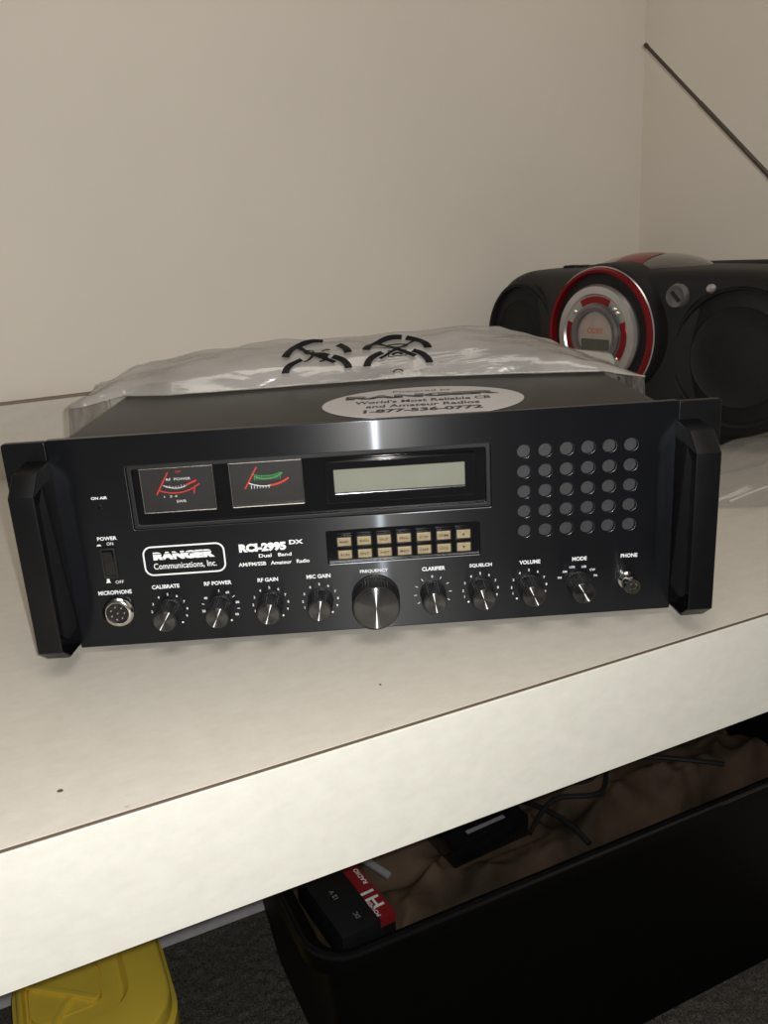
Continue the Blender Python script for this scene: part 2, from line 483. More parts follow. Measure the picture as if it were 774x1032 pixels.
# keypad ---------------------------------------------------------------------
kp = fplate('keypad', [rrect(-.0325, .0775, .0555, .0825, .001, 2)], .001, M['gloss'], radio, y=.0038)
KT = [['MEMO', 'M.SCN', 'SPLIT', 'PRG', 'SCAN', 'DIM', '\u25B2'], ['RUN', 'ENT', 'SHIFT', 'MAN', 'OFF', 'LOCK', '\u25BC']]
key0 = plate_me([rrect(-.0048, .0048, -.0031, .0031, .0005, 2)], .0034, .0005)
keyc = plate_me([rrect(-.0056, .0056, -.0039, .0039, .0006, 2)], .0042)
for j, z in enumerate((.0727, .0631)):
    for i in range(7):
        L = [(key0, Matrix.Identity(4), 0)]
        if i == 6:
            s = 1 if j == 0 else -1
            bmt = bmesh.new(); bmt.faces.new([bmt.verts.new(p) for p in ((-.0011 * s, -.0008 * s, 0), (.0011 * s, -.0008 * s, 0), (0, .0009 * s, 0))])
            t = bpy.data.meshes.new('t'); bmt.to_mesh(t); bmt.free()
        else:
            t = text_me(KT[j][i], .0062, .0018, .01)
        L.append((t, Matrix.Translation((0, 0, .0001)), 1))
        me = front(merge(L), -.0006, -.0191 + .01400 * i, z)
        k = link('key', me, [M['key'], M['keyink']], kp)
        me2 = front(plate_me([rrect(-.0055, .0055, -.0038, .0038, .0006, 2), rrect(-.0049, .0049, -.0032, .0032, .0005, 2)], .003), .0000, -.0191 + .01400 * i, z)
        
        bmc = bmesh.new(); bmc.from_mesh(me2)
        mec = bpy.data.meshes.new('c'); bmc.to_mesh(mec); bmc.free()
        link('key_surround', mec, M['matte'], kp)

# lettering -------------------------------------------------------------------
def lab(s, u, z, w, h, bold=.03, mat='print', **k):
    return link('lettering', front(text_me(s, w, h, bold, **k), -.00025, u, z), M[mat], radio)
lab('ON AIR', -.1838, .1161, .0110, .0020)
lab('POWER', -.1830, .0868, .0135, .0027)
lab('ON', -.1815, .0828, .0044, .0023, .0)
lab('OFF', -.1790, .0540, .0058, .0023, .0)
lab('MICROPHONE', -.1835, .0463, .0235, .0031)
for nm, u, w in (('CALIBRATE', -.1475, .0195), ('RF POWER', -.1106, .0195), ('RF GAIN', -.0752, .0145), ('MIC GAIN', -.0392, .0170), ('CLARIFIER', .0428, .0165), ('SQUELCH', .0765, .0160), ('VOLUME', .1117, .0150), ('MODE', .1473, .0105), ('PHONE', .1830, .0120)):
    lab(nm, u, .0482, w, .0030)
lab('FREQUENCY', .0004, .0494, .0200, .0027)
lab('RCI-2995', -.0765, .0728, .0330, .0064, .065)
lab('DX', -.0528, .0752, .0098, .0032, .035)
lab('Dual   Band', -.0682, .0665, .0230, .0026, .02)
lab('AM/FM/SSB   Amateur   Radio', -.0695, .0607, .0500, .0028, .02)
# on/off pictograms: little raised / pressed button marks
for uu, zz, s in ((-.1893, .0815, 0), (-.1868, .0538, 1)):
    L = [(plate_me([[(-.0017, 0), (.0017, 0), (.0009, .0012), (-.0009, .0012)]], .0001), Matrix.Identity(4), 0)]
    if s: L = [(plate_me([[(-.0019, 0), (.0019, 0), (.0011, .0008), (.0009, .003), (-.0009, .003), (-.0011, .0008)]], .0001), Matrix.Identity(4), 0)]
    link('power_symbol', front(merge(L), -.0002, uu, zz), M['print'], radio)
# maker's badge
L = []
rr = lambda w: rrect(-.1603 + w, -.1031 - w, .0567 + w, .0787 - w, .0062 - w, 8)
ring = plate_me([rr(0), rr(.0011)], .0002)
L.append((ring, Matrix.Identity(4), 0))
L.append((text_me('RANGER', .0430, .0060, .085), Matrix.Translation((-.1317, .0712, 0)), 0))
L.append((stroke_me([(-.1545, .0729), (-.1090, .0729)], .0005), Matrix.Translation((0, 0, .0003)), 1))
L.append((text_me('Communications, Inc.', .0440, .0052, .008), Matrix.Translation((-.1317, .0633, 0)), 0))
link('maker_badge', front(merge(L), -.0002), [M['print'], M['panel']], radio)
lathe('indicator_lamp', [(0, 0), (.0016, 0), (.0016, .0004), (.0008, .001), (0, .001)], M['gloss'], radio, (-.184, .0002, .1095), seg=20)

# power rocker ----------------------------------------------------------------
sw = fplate('power_switch', [rrect(-.1895, -.1787, .0572, .0798, .0012, 3), rrect(-.1878, -.1804, .0590, .0780, .0006, 2)], .003, M['matte'], radio, y=-.0016, bev=.0005)
bm = bmesh.new()
P4 = [(-.1877, -.0006, .0591), (-.1877, -.0006, .0685), (-.1877, -.0040, .0779)]
P4 = [[(x, y, z) for x in (-.1877, -.1805)] for (_, y, z) in P4]
V = [[bm.verts.new(p) for p in r] for r in P4]
for a, b in zip(V, V[1:]): bm.faces.new((a[0], a[1], b[1], b[0]))
back = [bm.verts.new((x, .0008, z)) for x in (-.1877, -.1805) for z in (.0591, .0779)]
bm.faces.new((V[2][0], V[2][1], back[3], back[1]))
bm.faces.new((V[0][1], V[0][0], back[0], back[2]))
bm.faces.new((V[0][0], V[1][0], V[2][0], back[1], back[0]))
bm.faces.new((V[0][1], V[1][1], V[2][1], back[3], back[2]))
link('rocker', from_bm(bm), M['gloss'], sw)

# microphone socket -----------------------------------------------------------
mc = lathe('microphone_socket', [(0, .0005), (.0106, .0005), (.0110, .0012), (.0110, .0030), (.0100, .0042), (.0088, .0050), (.0080, .0050), (.0076, .0042), (.0076, .0012), (0, .0012)], M['chrome'], radio, (-.1828, 0, .0318), seg=48)
lathe('pin_insert', [(0, 0), (.0074, 0), (.0074, .0024), (0, .0024)], M['matte'], mc, (0, -.0006, 0), seg=32)
for k in range(8):
    a = 2 * PI * k / 7
    rr_ = .0048 if k < 7 else 0
    lathe('pin', [(0, 0), (.0009, 0), (.0009, .0018), (.0005, .0024), (0, .0024)], M['chrome'], mc, (rr_ * math.cos(a), -.0024, rr_ * math.sin(a)), seg=10)

# knobs -------------------------------------------------------------------------
ZK = .0295
def knob(u, r, d, rc, nt, scale=None, ang=None):
    k = lathe('knob', [(0, .0002), (r * 1.04, .0002), (r * 1.04, .0016), (r, .0022), (r * .96, d * .90), (r * .90, d), (0, d)], M['knob'], radio, (u, 0, ZK), seg=nt * 6, teeth=nt, amp=.06, toothed=(3, 4))
    lathe('cap', [(0, 0), (rc, 0), (rc, .0006), (rc * .95, .0010), (0, .0010)], M['cap'], k, (0, -d, 0), seg=48)
    return k
def dial_scale(u, items, r=.0126):
    L = []
    for s, a in items:
        a = math.radians(a); x, y = r * math.sin(a), r * math.cos(a)
        if s == '|':
            L.append((stroke_me([(x * .93, y * .93), (x * 1.08, y * 1.08)], .00045), Matrix.Identity(4), 0))
        elif s == '.':
            L.append((plate_me([circ(x, y, .0007, n=12)], .0001), Matrix.Identity(4), 0))
        else:
            hh = .0019
            L.append((text_me(s, None, hh, .02), Matrix.Translation((x, y, 0)), 0))
    link('dial_scale', front(merge(L), -.0002, u, ZK), M['print'], radio)
KU = [-.1470, -.1106, -.0748, -.0392, .0416, .0760, .1110, .1462]
for i, u in enumerate(KU):
    k = knob(u, .0090, .0185, .0074, 30)
    if i == 1: it = [('20', -100), ('|', -75), ('40', -52), ('|', 0), ('60', 28), ('|', 52), ('80', 76), ('|', 98), ('90', 120), ('.', 148)]; 
    elif i == 4: it = [('|', a) for a in (-125, -95, -65, -35, 28, 58, 88, 118)] + [('0', 0)]
    elif i == 7: it = []
    else: it = [('1', -112), ('2', -90), ('3', -63), ('4', -32), ('5', 0), ('6', 30), ('7', 60), ('8', 86), ('9', 112), ('.', 140), ('.', -135)]
    if i == 7:
        L = []
        for s, x, y in (('FM', -.0128, .0050), ('AM', -.0093, .0094), ('USB', -.0040, .0126), ('LSB', .0043, .0124), ('CW', .0104, .0096), ('PA', .0128, .0050)):
            L.append((text_me(s, None, .0017, .02), Matrix.Translation((x * 1.02, y * 1.0, 0)), 0))
        link('dial_scale', front(merge(L), -.0002, u, ZK), M['print'], radio)
        bmk = box_bm(-.0004, .0004, -.0004, .0004, -.006, -.0002)
        o = link('pointer', from_bm(bmk), M['print'], k, Matrix.Translation((0, -.0195, 0)) @ Matrix.Rotation(math.radians(-25), 4, 'Y'))
    else: dial_scale(u, it)
kf = lathe('tuning_knob', [(0, .0002), (.0172, .0002), (.0172, .0030), (.0168, .0036), (.0168, .0190), (.0160, .0205), (0, .0205)], M['knob'], radio, (.0004, 0, ZK), seg=240, teeth=48, amp=.035, toothed=(3, 4))
lathe('cap', [(0, 0), (.0152, 0), (.0152, .0005), (.0146, .0009), (0, .0009)], M['cap'], kf, (0, -.0205, 0), seg=64)

# phone jack ---------------------------------------------------------------------
ph = lathe('phone_jack', [(0, .0002), (.0066, .0002), (.0066, .0030), (.0052, .0040), (.0048, .0050), (.0056, .0070), (.0060, .0085), (.0060, .0150), (.0054, .0162), (.0030, .0162), (.0026, .0150), (0, .0150)], M['chrome'], radio, (.1815, 0, .0305), seg=40)
lathe('socket_hole', [(0, 0), (.0018, 0), (.0018, .0006), (0, .0006)], M['matte'], ph, (0, -.0150, 0), seg=20)

# sticker on the lid -----------------------------------------------------------
st = link('sticker', plate_me([circ(0, 0, .0762, .0625, 72)], .0003), M['sticker'], radio, Matrix.Translation((.0455, .0745, .1550)) @ Matrix.Rotation(math.radians(-4), 4, 'Z'))
L = []
for s, y, w, h, bo in (('Powered by', .0435, .047, .0088, .0), ('RANGER', .0245, .120, .0150, .07), ("World's Most Reliable CB", .0035, .103, .0115, .02), ('and Amateur Radios', -.0140, .084, .0110, .02), ('1-877-536-0772', -.0325, .086, .0125, .04)):
    L.append((text_me(s, w, h, bo), Matrix.Translation((0, y, .0002)), 0))
L.append((stroke_me([(-.058, .0262), (.058, .0262)], .0012), Matrix.Translation((0, 0, .0004)), 1))
link('lettering', merge(L), [M['ink'], M['sticker']], st)

# ------------------------------------------------------------------ milky plastic bag over the back of the radio
bag = empty('plastic_bag', (0, .12, 0), RA, 'crumpled milky plastic bag with black warning symbols draped over the back of the radio', 'bag')
ridge = [(-.250, .1545), (-.225, .169), (-.200, .182), (-.15, .189), (-.10, .194), (-.05, .1945), (0, .1945), (.06, .1955), (.09, .198), (.13, .194), (.175, .181), (.215, .163), (.243, .148)]
front_b = [(-.250, .165), (-.235, .155), (-.205, .178), (-.165, .166), (-.055, .174), (.05, .181), (.13, .165), (.2, .148), (.225, .150), (.243, .16)]
def interp(T, x):
    if x <= T[0][0]: return T[0][1]
    for (a, b), (c, d) in zip(T, T[1:]):
        if x <= c:
            t = (x - a) / (c - a); return b + (d - b) * t
    return T[-1][1]
def sm(x): return x * x * (3 - 2 * x)
def bag_point(u, t, off=0.0, drop=0.0, wob=True):
    """u across, t 0 front hem .. 1 back bottom"""
    uc = max(-.250, min(.243, u))
    zr = interp(ridge, uc); bf = interp(front_b, uc)
    out = max(0, (abs(u + .003) - .207) / .043) if abs(u + .003) > .207 else 0
    zf = .1565 - (.006 if u < 0 else .010) * out
    K = [(bf, zf), (bf + .012, zf + (zr - zf) * .50), (.222, zr - .005), (.242, zr - .011), (.262, .1575 + (zr - .1575) * .3), (.282, .148), (.288, .10), (.290, .012)]
    if u < -.2: K[2] = (.222 - .02 * out, zr - .004)
    s = t * (len(K) - 1); i = min(int(s), len(K) - 2); f = s - i
    a = K[max(i - 1, 0)]; b = K[i]; c = K[i + 1]; d = K[min(i + 2, len(K) - 1)]
    def cr(p0, p1, p2, p3): return .5 * ((2 * p1) + (p2 - p0) * f + (2 * p0 - 5 * p1 + 4 * p2 - p3) * f * f + (3 * p1 - p0 - 3 * p2 + p3) * f ** 3)
    y = cr(a[0], b[0], c[0], d[0]); z = cr(a[1], b[1], c[1], d[1])
    z = z + (.012 - z) * sm(drop)
    if wob:
        q = Vector((u * 14, y * 26, z * 26))
        n1 = noise.noise(q); n2 = noise.noise(q * 2.7 + Vector((5, 1, 2))); 
        rdg = 1 - abs(noise.noise(Vector((u * 9, y * 50, 3.3))))
        amp = .0045 * min(1, 4 * t + .15)
        y += amp * n1; dzv = amp * .55 * n2 + .0024 * (rdg - .7) * min(1, 5 * t)
        if z > .14: z = max(z + dzv, .1556 if abs(u) < .208 and y < .263 and y > .006 else -1)
        if abs(u) < .212 and z < .155 : y = max(y, .2665)
    return (u, y, z + off)
us = [-.250 + .493 * i / 200 for i in range(201)]
NT = 80
rows = []
for k in range(14, 0, -1):      # left side hanging down
    d = k / 14
    uu = -.250 - .006 * math.sin(d * PI * .8) 
    row = []
    for j in range(NT + 1):
        p = list(bag_point(-.250, j / NT, 0, d)); p[0] = uu + .004 * noise.noise(Vector((p[1] * 25, p[2] * 25, 8))); row.append(tuple(p))
    rows.append(row)
for u in us: rows.append([bag_point(u, j / NT) for j in range(NT + 1)])
for k in range(1, 15):
    d = k / 14
    uu = .243 + .008 * math.sin(d * PI * .8) - .01 * d
    row = []
    for j in range(NT + 1):
        p = list(bag_point(.243, j / NT, 0, d)); p[0] = uu + .004 * noise.noise(Vector((p[1] * 25, p[2] * 25, 4))); row.append(tuple(p))
    rows.append(row)
link('film_sheet', grid_me(rows), M['film'], bag)
# rolled hem catching light along the front edge
hem = [Vector(bag_point(u, .0)) + Vector((0, 0, .0008)) for u in us[18:]]
link('hem', tube_me(hem, .0009, 6), M['film'], bag)
# black prohibition symbols printed on the film (they wrap with it)
M['bagink'] = pm('black_bag_ink', (.006, .006, .007), .5, spec=.15)
def on_bag(me, uc, tc, su=1.0, st=1.0):
    b = bmesh.new(); b.from_mesh(me)
    bmesh.ops.subdivide_edges(b, edges=[e for e in b.edges if e.calc_length() > .003], cuts=3, use_grid_fill=True)
    # arc length step on film: about .06 m per t .30
    for v in b.verts:
        p = bag_point(uc + v.co.x * su, tc + (.0 + v.co.y) * st, .0018)
        v.co = Vector((p[0], p[1] - .0022, p[2]))
    m2 = bpy.data.meshes.new('p'); b.to_mesh(m2); b.free(); bpy.data.meshes.remove(me)
    return m2
def arc(cx, cy, rx, ry, a0, a1, n=24): return [(cx + rx * math.cos(math.radians(a0 + (a1 - a0) * k / n)), cy + ry * math.sin(math.radians(a0 + (a1 - a0) * k / n))) for k in range(n + 1)]
def symbol(uc, tc, kind):
    R_ = .0245
    I4 = Matrix.Identity(4)
    L = [(stroke_me(arc(0, -.003, R_, R_, 78, 172, 24), .0062), I4, 0), (stroke_me(arc(0, -.003, R_, R_, 2, 46 + 24 * kind, 16), .0062), I4, 0)]
    L += [(stroke_me(arc(0, -.026, R_, R_, 118, 176, 18), .0058), I4, 0), (stroke_me(arc(0, -.026, R_, R_, 4, 60, 18), .0058), I4, 0)]
    L.append((stroke_me([(-.014 + .028 * k / 10, .014 - .028 * k / 10) for k in range(11)], .0044), Matrix.Identity(4), 0))
    if kind == 0:   # crawling child outline
        L.append((stroke_me(arc(-.006, .007, .0035, .0035, 0, 360, 14), .0016), Matrix.Identity(4), 0))
        L.append((stroke_me(bez((-.004, .003), (.002, .004), (.009, -.003)), .0050), Matrix.Identity(4), 0))
        L.append((stroke_me(bez((-.003, .001), (-.005, -.006), (-.010, -.009)), .0024), Matrix.Identity(4), 0))
        L.append((stroke_me(bez((.007, -.003), (.009, -.009), (.002, -.011)), .0026), Matrix.Identity(4), 0))
        L.append((stroke_me(bez((.004, .006), (.008, .010), (.010, .006)), .0026), Matrix.Identity(4), 0))
    else:           # face under a bag over a cot
        L.append((stroke_me([(-.014 + .028 * k / 10, -.014 + .028 * k / 10) for k in range(11)], .0030), Matrix.Identity(4), 0))
        L.append((stroke_me(arc(0, .007, .008, .0045, 0, 360, 20), .0030), Matrix.Identity(4), 0))
        L.append((stroke_me([(-.007, -.003), (.007, -.003), (.007, -.012), (-.007, -.012)], .0014, True), Matrix.Identity(4), 0))
        L.append((stroke_me(bez((-.004, -.010), (0, -.004), (.004, -.010)), .0028), Matrix.Identity(4), 0))
    me = on_bag(merge(L), uc, tc, 1.12, 3.5)
    link('printed_warning_symbol', me, M['bagink'], bag)
symbol(-.037, .165, 0); symbol(.0335, .165, 1)
me = on_bag(stroke_me(arc(0, 0, .004, .004, 0, 180, 10), .0014), .033, .035, 1, 4)
link('printed_mark', me, M['bagink'], bag)

# ------------------------------------------------------------------ clear bag lying on the counter, right
cb = empty('clear_plastic_bag', (.50, .22, 0), 0, 'thin clear plastic bag lying on the counter between radio and boombox at the right', 'bag')
rows = []
for i in range(61):
    s = i / 60
    x = -.118 + .24 * s
    row = []
    for j in range(41):
        t = j / 40
        a = PI * t
        w = .052 * (sm(min(1, s * 3.2)) * .7 + .3)
        hgt = (.049 * sm(min(1, s * 2.0 + .08)) + .004) * (1 - .75 * sm(max(0, (s - .8) / .2)))
        y = -w * math.cos(a) + .02 * s - .003
        z = .0015 + hgt * (math.sin(a) ** .8)
        q = Vector((x * 22, y * 30, 1.7))
        z += .003 * noise.noise(q) * math.sin(a); y += .003 * noise.noise(q + Vector((7, 0, 0))) * math.sin(a)
        row.append((x, y, max(z, .001)))
    rows.append(row)
link('film_sheet', grid_me(rows), M['film_clear'], cb)
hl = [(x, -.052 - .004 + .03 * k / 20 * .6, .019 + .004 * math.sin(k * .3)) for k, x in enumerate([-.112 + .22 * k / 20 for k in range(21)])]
link('painted_highlight', tube_me(hl, .0012, 8), M.setdefault('highlightwhite', pm('film_highlight_paint', (.42, .41, .39), .3)), cb)  # highlight line on the film, painted in as a pale tube

# ------------------------------------------------------------------ boombox
TH = math.radians(11)
M['bb'] = pm('boombox_black_plastic', (.007, .007, .0075), .5, spec=.3, noise_s=90, bump=.06, bump_s=1200)
M['bbgrille'] = pm('boombox_grille_metal', (.007, .007, .0075), .55, .0, spec=.25, noise_s=700, var=.3, bump=.5, bump_s=1500)
M['bbred'] = pm('metallic_red_plastic', (.22, .008, .013), .22, .5, noise_s=60)
M['silver'] = pm('silver_plastic', (.50, .49, .49), .28, .8, noise_s=60, var=.04)
M['dsilver'] = pm('grey_plastic', (.15, .145, .145), .3, .5, noise_s=60, var=.04)
M['lid'] = pm('smoked_cd_lid', (.12, .105, .10), .15, .2, noise_s=60, var=.04, coat=.5)
M['badgeface'] = pm('warm_silver_face', (.36, .30, .27), .35, .3)
M['badgeink'] = pm('copper_ink', (.42, .13, .09), .4)
bb = empty('boombox', (.5, .5, 0), TH - PI / 2, 'black and silver boombox with a red-ringed dial and raised aerial, behind the radio', 'boombox')
def prof_b(X):
    a = abs(X) / (.255 if X > 0 else .293)
    yf = .004 + .045 * sm(min(1, a * 1.35)) + (.045 * max(0, (a - .72) / .28) ** 2.4)
    yb = .20 - .02 * a - .05 * max(0, (a - .8) / .2) ** 2
    zt = .219 - .010 * a * a - (.085 * max(0, (a - .80) / .20) ** 2.6 if X > 0 else .10 * max(0, (a - .62) / .38) ** 2.6)
    zb = .008 + .05 * max(0, (a - .80) / .20) ** 2.6
    return yf, yb, zt, zb
def sec(X, n=64, sc=1.0):
    yf, yb, zt, zb = prof_b(X); cy, cz = (yf + yb) / 2, (zt + zb) / 2; ay, az = (yb - yf) / 2 * sc, (zt - zb) / 2 * sc
    o = []
    for k in range(n):
        a = 2 * PI * k / n; c, s = math.cos(a), math.sin(a); e = 2 / 5.0
        o.append((X, cy - ay * math.copysign(abs(c) ** e, c), cz + az * math.copysign(abs(s) ** e, s)))
    return o
bm = bmesh.new(); rings = []
for i in range(81):
    X = -.285 + .532 * i / 80
    rings.append([bm.verts.new(p) for p in sec(X)])
for sx, base in ((-1, rings[0]), (1, rings[-1])):
    prev = base
    for X, sc in ((.2515, .95), (.2545, .86), (.256, .72)):
        r2 = [bm.verts.new((sx * X - (.038 if sx < 0 else 0), *p[1:])) for p in sec(.247 if sx > 0 else -.285, sc=sc)]
        for k in range(64): bm.faces.new((prev[k], prev[(k + 1) % 64], r2[(k + 1) % 64], r2[k]))
        prev = r2
    bm.faces.new(prev)
for a, b in zip(rings, rings[1:]):
    for k in range(64): bm.faces.new((a[k], a[(k + 1) % 64], b[(k + 1) % 64], b[k]))
link('body', shade(from_bm(bm), 60), M['bb'], bb)
DC = (0, .012, .139)
drum = lathe('dial', [(0, -.05), (.088, -.05), (.088, .004), (.086, .009), (.0835, .0095), (0, .0095)], M['bb'], bb, DC, seg=72)
lathe('red_ring', [(.0800, .006), (.0835, .012), (.0812, .0165), (.0778, .0160), (.0750, .0095), (.0750, .006)], M['bbred'], drum, (0, 0, 0), seg=96)
lathe('silver_hairline', [(.0838, .0085), (.0850, .0100), (.0838, .0115), (.0830, .0100), (.0838, .0085)], M['silver'], drum, (0, 0, 0), seg=96)
lathe('control_ring', [(.0340, .006), (.0620, .0095), (.0635, .0150), (.0610, .0195), (.0520, .0200), (.0500, .0180), (.0370, .0180), (.0340, .0160), (.0340, .006)], M['silver'], drum, (0, 0, 0), seg=96)
lathe('inner_ring', [(.0375, .018), (.0385, .0215), (.0350, .0235), (.0300, .0225), (.0285, .0150), (.0375, .015)], M['dsilver'], drum, (0, 0, 0), seg=72)
def arcband(r0, r1, a0, a1, n=20):
    return [(r1 * math.cos(math.radians(a0 + (a1 - a0) * k / n)), r1 * math.sin(math.radians(a0 + (a1 - a0) * k / n))) for k in range(n + 1)] + \
           [(r0 * math.cos(math.radians(a1 + (a0 - a1) * k / n)), r0 * math.sin(math.radians(a1 + (a0 - a1) * k / n))) for k in range(n + 1)]
for a0, a1 in ((62, 122), (-38, 22), (-128, -66), (160, 215)):
    fplate('red_inlay', [arcband(.0405, .0490, a0, a1)], .0020, M['bbred'], drum, y=-.0188, bev=.0004)
for a in (40, 140, 220, 320, 48):
    lathe('button', [(0, 0), (.0030, 0), (.0030, .0012), (.0020, .0022), (0, .0024)], M['chrome'], drum, (.0445 * math.cos(math.radians(a)), -.018, .0445 * math.sin(math.radians(a))), seg=18)
lathe('display_disc', [(0, .0165), (.0295, .0165), (.0295, .0180), (0, .0185)], M['badgeface'], drum, (0, 0, 0), seg=60)
fplate('lcd_screen', [rrect(-.0225, .0225, -.0195, -.0050, .001, 2)], .0015, M['lcd2'] if 'lcd2' in M else M.setdefault('lcd2', pm('dim_lcd', (.07, .07, .055), .2)), drum, y=-.0192)
link('lettering', front(text_me('COBY', .0270, .0075, .03), -.0188, 0, .0055), M['badgeink'], drum)
# speakers
for sx in (-1, 1):
    X = .172 if sx > 0 else -.182
    s = lathe('speaker', [(0, -.012), (.0845, -.012), (.0850, .001), (.0820, .0045), (.0785, .0030), (.0770, -.0010), (.0600, .0012), (.0585, .0022), (.0565, .0012), (.034, .0030), (.012, .0045), (0, .005)], M['bbgrille'], bb, (X, .050, .117), seg=84)
    s.matrix_local = Matrix.Translation((X, .044, .116)) @ Matrix.Rotation(math.radians(sx * 9), 4, 'Z')
    lathe('trim_ring', [(.0775, .002), (.0785, .0045), (.0798, .0045), (.0805, .002), (.0775, .002)], M['bb'], s, (0, 0, 0), seg=84)
# CD lid dome on top with red patch
bm = bmesh.new()
rr2 = []
for k in range(13):
    a = PI / 2 * k / 12
    rr2.append([bm.verts.new((.085 * math.cos(a) * math.cos(2 * PI * q / 48), .105 + .068 * math.cos(a) * math.sin(2 * PI * q / 48), .2105 + .024 * math.sin(a))) for q in range(48)] if k < 12 else [bm.verts.new((0, .105, .2345))])
for a, b in zip(rr2, rr2[1:]):
    for q in range(48):
        if len(b) == 1: bm.faces.new((a[q], a[(q + 1) % 48], b[0]))
        else: bm.faces.new((a[q], a[(q + 1) % 48], b[(q + 1) % 48], b[q]))
bm.faces.new(rr2[0])
lid = link('cd_lid', shade(from_bm(bm), 60), M['lid'], bb)
bm = bmesh.new(); rows = []
for i in range(13):
    row = []
    for j in range(9):
        x = -.020 + .045 * i / 12; y = .05 + .05 * j / 8
        k_ = 1 - (x / .085) ** 2 - ((y - .105) / .068) ** 2
        row.append((x, y, .2105 + .024 * math.sqrt(max(0, k_)) + .0007))
    rows.append(row)
bm.free()
link('red_patch', grid_me(rows), M['bbred'], lid)
# top buttons near the left
for q in range(5):
    b_ = box('top_button', -.140 + .020 * q, -.124 + .020 * q, .085, .105, .205, .2205, M['bb'], bb, bev=.002)
# small controls above the right speaker
kn = lathe('volume_knob', [(0, 0), (.0115, 0), (.0120, .004), (.0100, .009), (.0075, .0075), (0, .0075)], M['dsilver'], bb, (.100, .026, .187), seg=36)
kn.scale = (1.25, 1, 1.25)
bmx = box_bm(-.006, .006, -.0095, -.0070, -.0014, .0014)
me = from_bm(bmx); me.transform(Matrix.Rotation(PI / 4, 4, 'Y')); link('cross_grip', me, M['matte'], kn)
lathe('small_button', [(0, 0), (.0055, 0), (.0052, .004), (.003, .007), (0, .0075)], M['silver'], bb, (.137, .036, .195), seg=24)
# carry handle: flat bar across the top, with arms
hb = [(-.205, .150, .120), (-.207, .19, .17), (-.200, .203, .196), (-.17, .206, .2060), (0, .206, .2085), (.19, .206, .2085), (.225, .203, .200), (.236, .19, .17), (.232, .150, .120)]
hm = tube_me(catmull(hb, 6), .0095, 12)
link('carry_handle', hm, M['matte'], bb)
# aerial
base = Vector((.232, .150, .222)); tip = Vector((-.058, .150, .495))
pts = [base.lerp(tip, k / 5) for k in range(6)]
M['bronze'] = pm('dark_aerial_metal', (.09, .075, .06), .4, .7)
an = link('aerial', tube_me([base, base.lerp(tip, .35)], .0032, 12), M['bronze'], bb)
link('aerial_section', tube_me([base.lerp(tip, .34), base.lerp(tip, .7)], .0028, 12), M['bronze'], an)
link('aerial_section', tube_me([base.lerp(tip, .69), base.lerp(tip, .992)], .0023, 12), M['bronze'], an)
link('aerial_tip', tube_me([base.lerp(tip, .988), tip], .0028, 12), M['bronze'], an)
lathe('aerial_pivot', [(0, -.008), (.006, -.008), (.006, .008), (0, .008)], M['matte'], an, base, seg=20)
for sx in (-1, 1):
    for yy in (.085, .165):
        box('foot', sx * .15 - .02, sx * .15 + .02, yy - .01, yy + .01, 0.0, .012, M['matte'], bb, bev=.002)

# ------------------------------------------------------------------ tote with its contents, on the carpet
M['tote'] = pm('black_tote_plastic', (.002, .002, .0022), .5, spec=.15, noise_s=20)
RZ = -.455
def rring(x0, x1, y0, y1, r, z, n=8): return [(x, y, z) for x, y in rrect(x0, x1, y0, y1, r, n)]
def loft(rings, closed_ends=(True, True)):
    bm = bmesh.new(); V = [[bm.verts.new(p) for p in r] for r in rings]; n = len(V[0])
    for a, b in zip(V, V[1:]):
        for k in range(n): bm.faces.new((a[k], a[(k + 1) % n], b[(k + 1) % n], b[k]))
    if closed_ends[0]: bm.faces.new(V[0])
    if closed_ends[1]: bm.faces.new(V[-1])
    return shade(from_bm(bm), 45)
tx0, tx1, ty0, ty1 = -.022, .775, .292, .745
def tr_(o, z, r=.05): return rring(tx0 + o * 1.15, tx1 - o, ty0 + o * .72, ty1 - o, max(r - o, .01), z)
tote = empty('storage_tote', ((tx0 + tx1) / 2, (ty0 + ty1) / 2, FZ), 0, 'open black plastic storage tote on the carpet beneath the counter, full of cloth and cables', 'storage box')
me = loft([tr_(.055, FZ + .004), tr_(.050, FZ + .0035), tr_(.018, RZ - .05), tr_(.016, RZ - .03), tr_(.004, RZ - .028), tr_(.0, RZ - .026), tr_(.0, RZ - .004), tr_(.003, RZ), tr_(.012, RZ), tr_(.016, RZ - .004), tr_(.024, RZ - .05), tr_(.056, FZ + .012)])
me.transform(Matrix.Translation((-(tx0 + tx1) / 2, -(ty0 + ty1) / 2, -FZ)))
link('tub', me, M['tote'], tote)
me = tube_me([(p[0] - (tx0 + tx1) / 2, p[1] - (ty0 + ty1) / 2, RZ - FZ - .002) for p in tr_(.002, 0)] , .0042, 8)
link('rolled_rim', me, M['gloss'], tote)

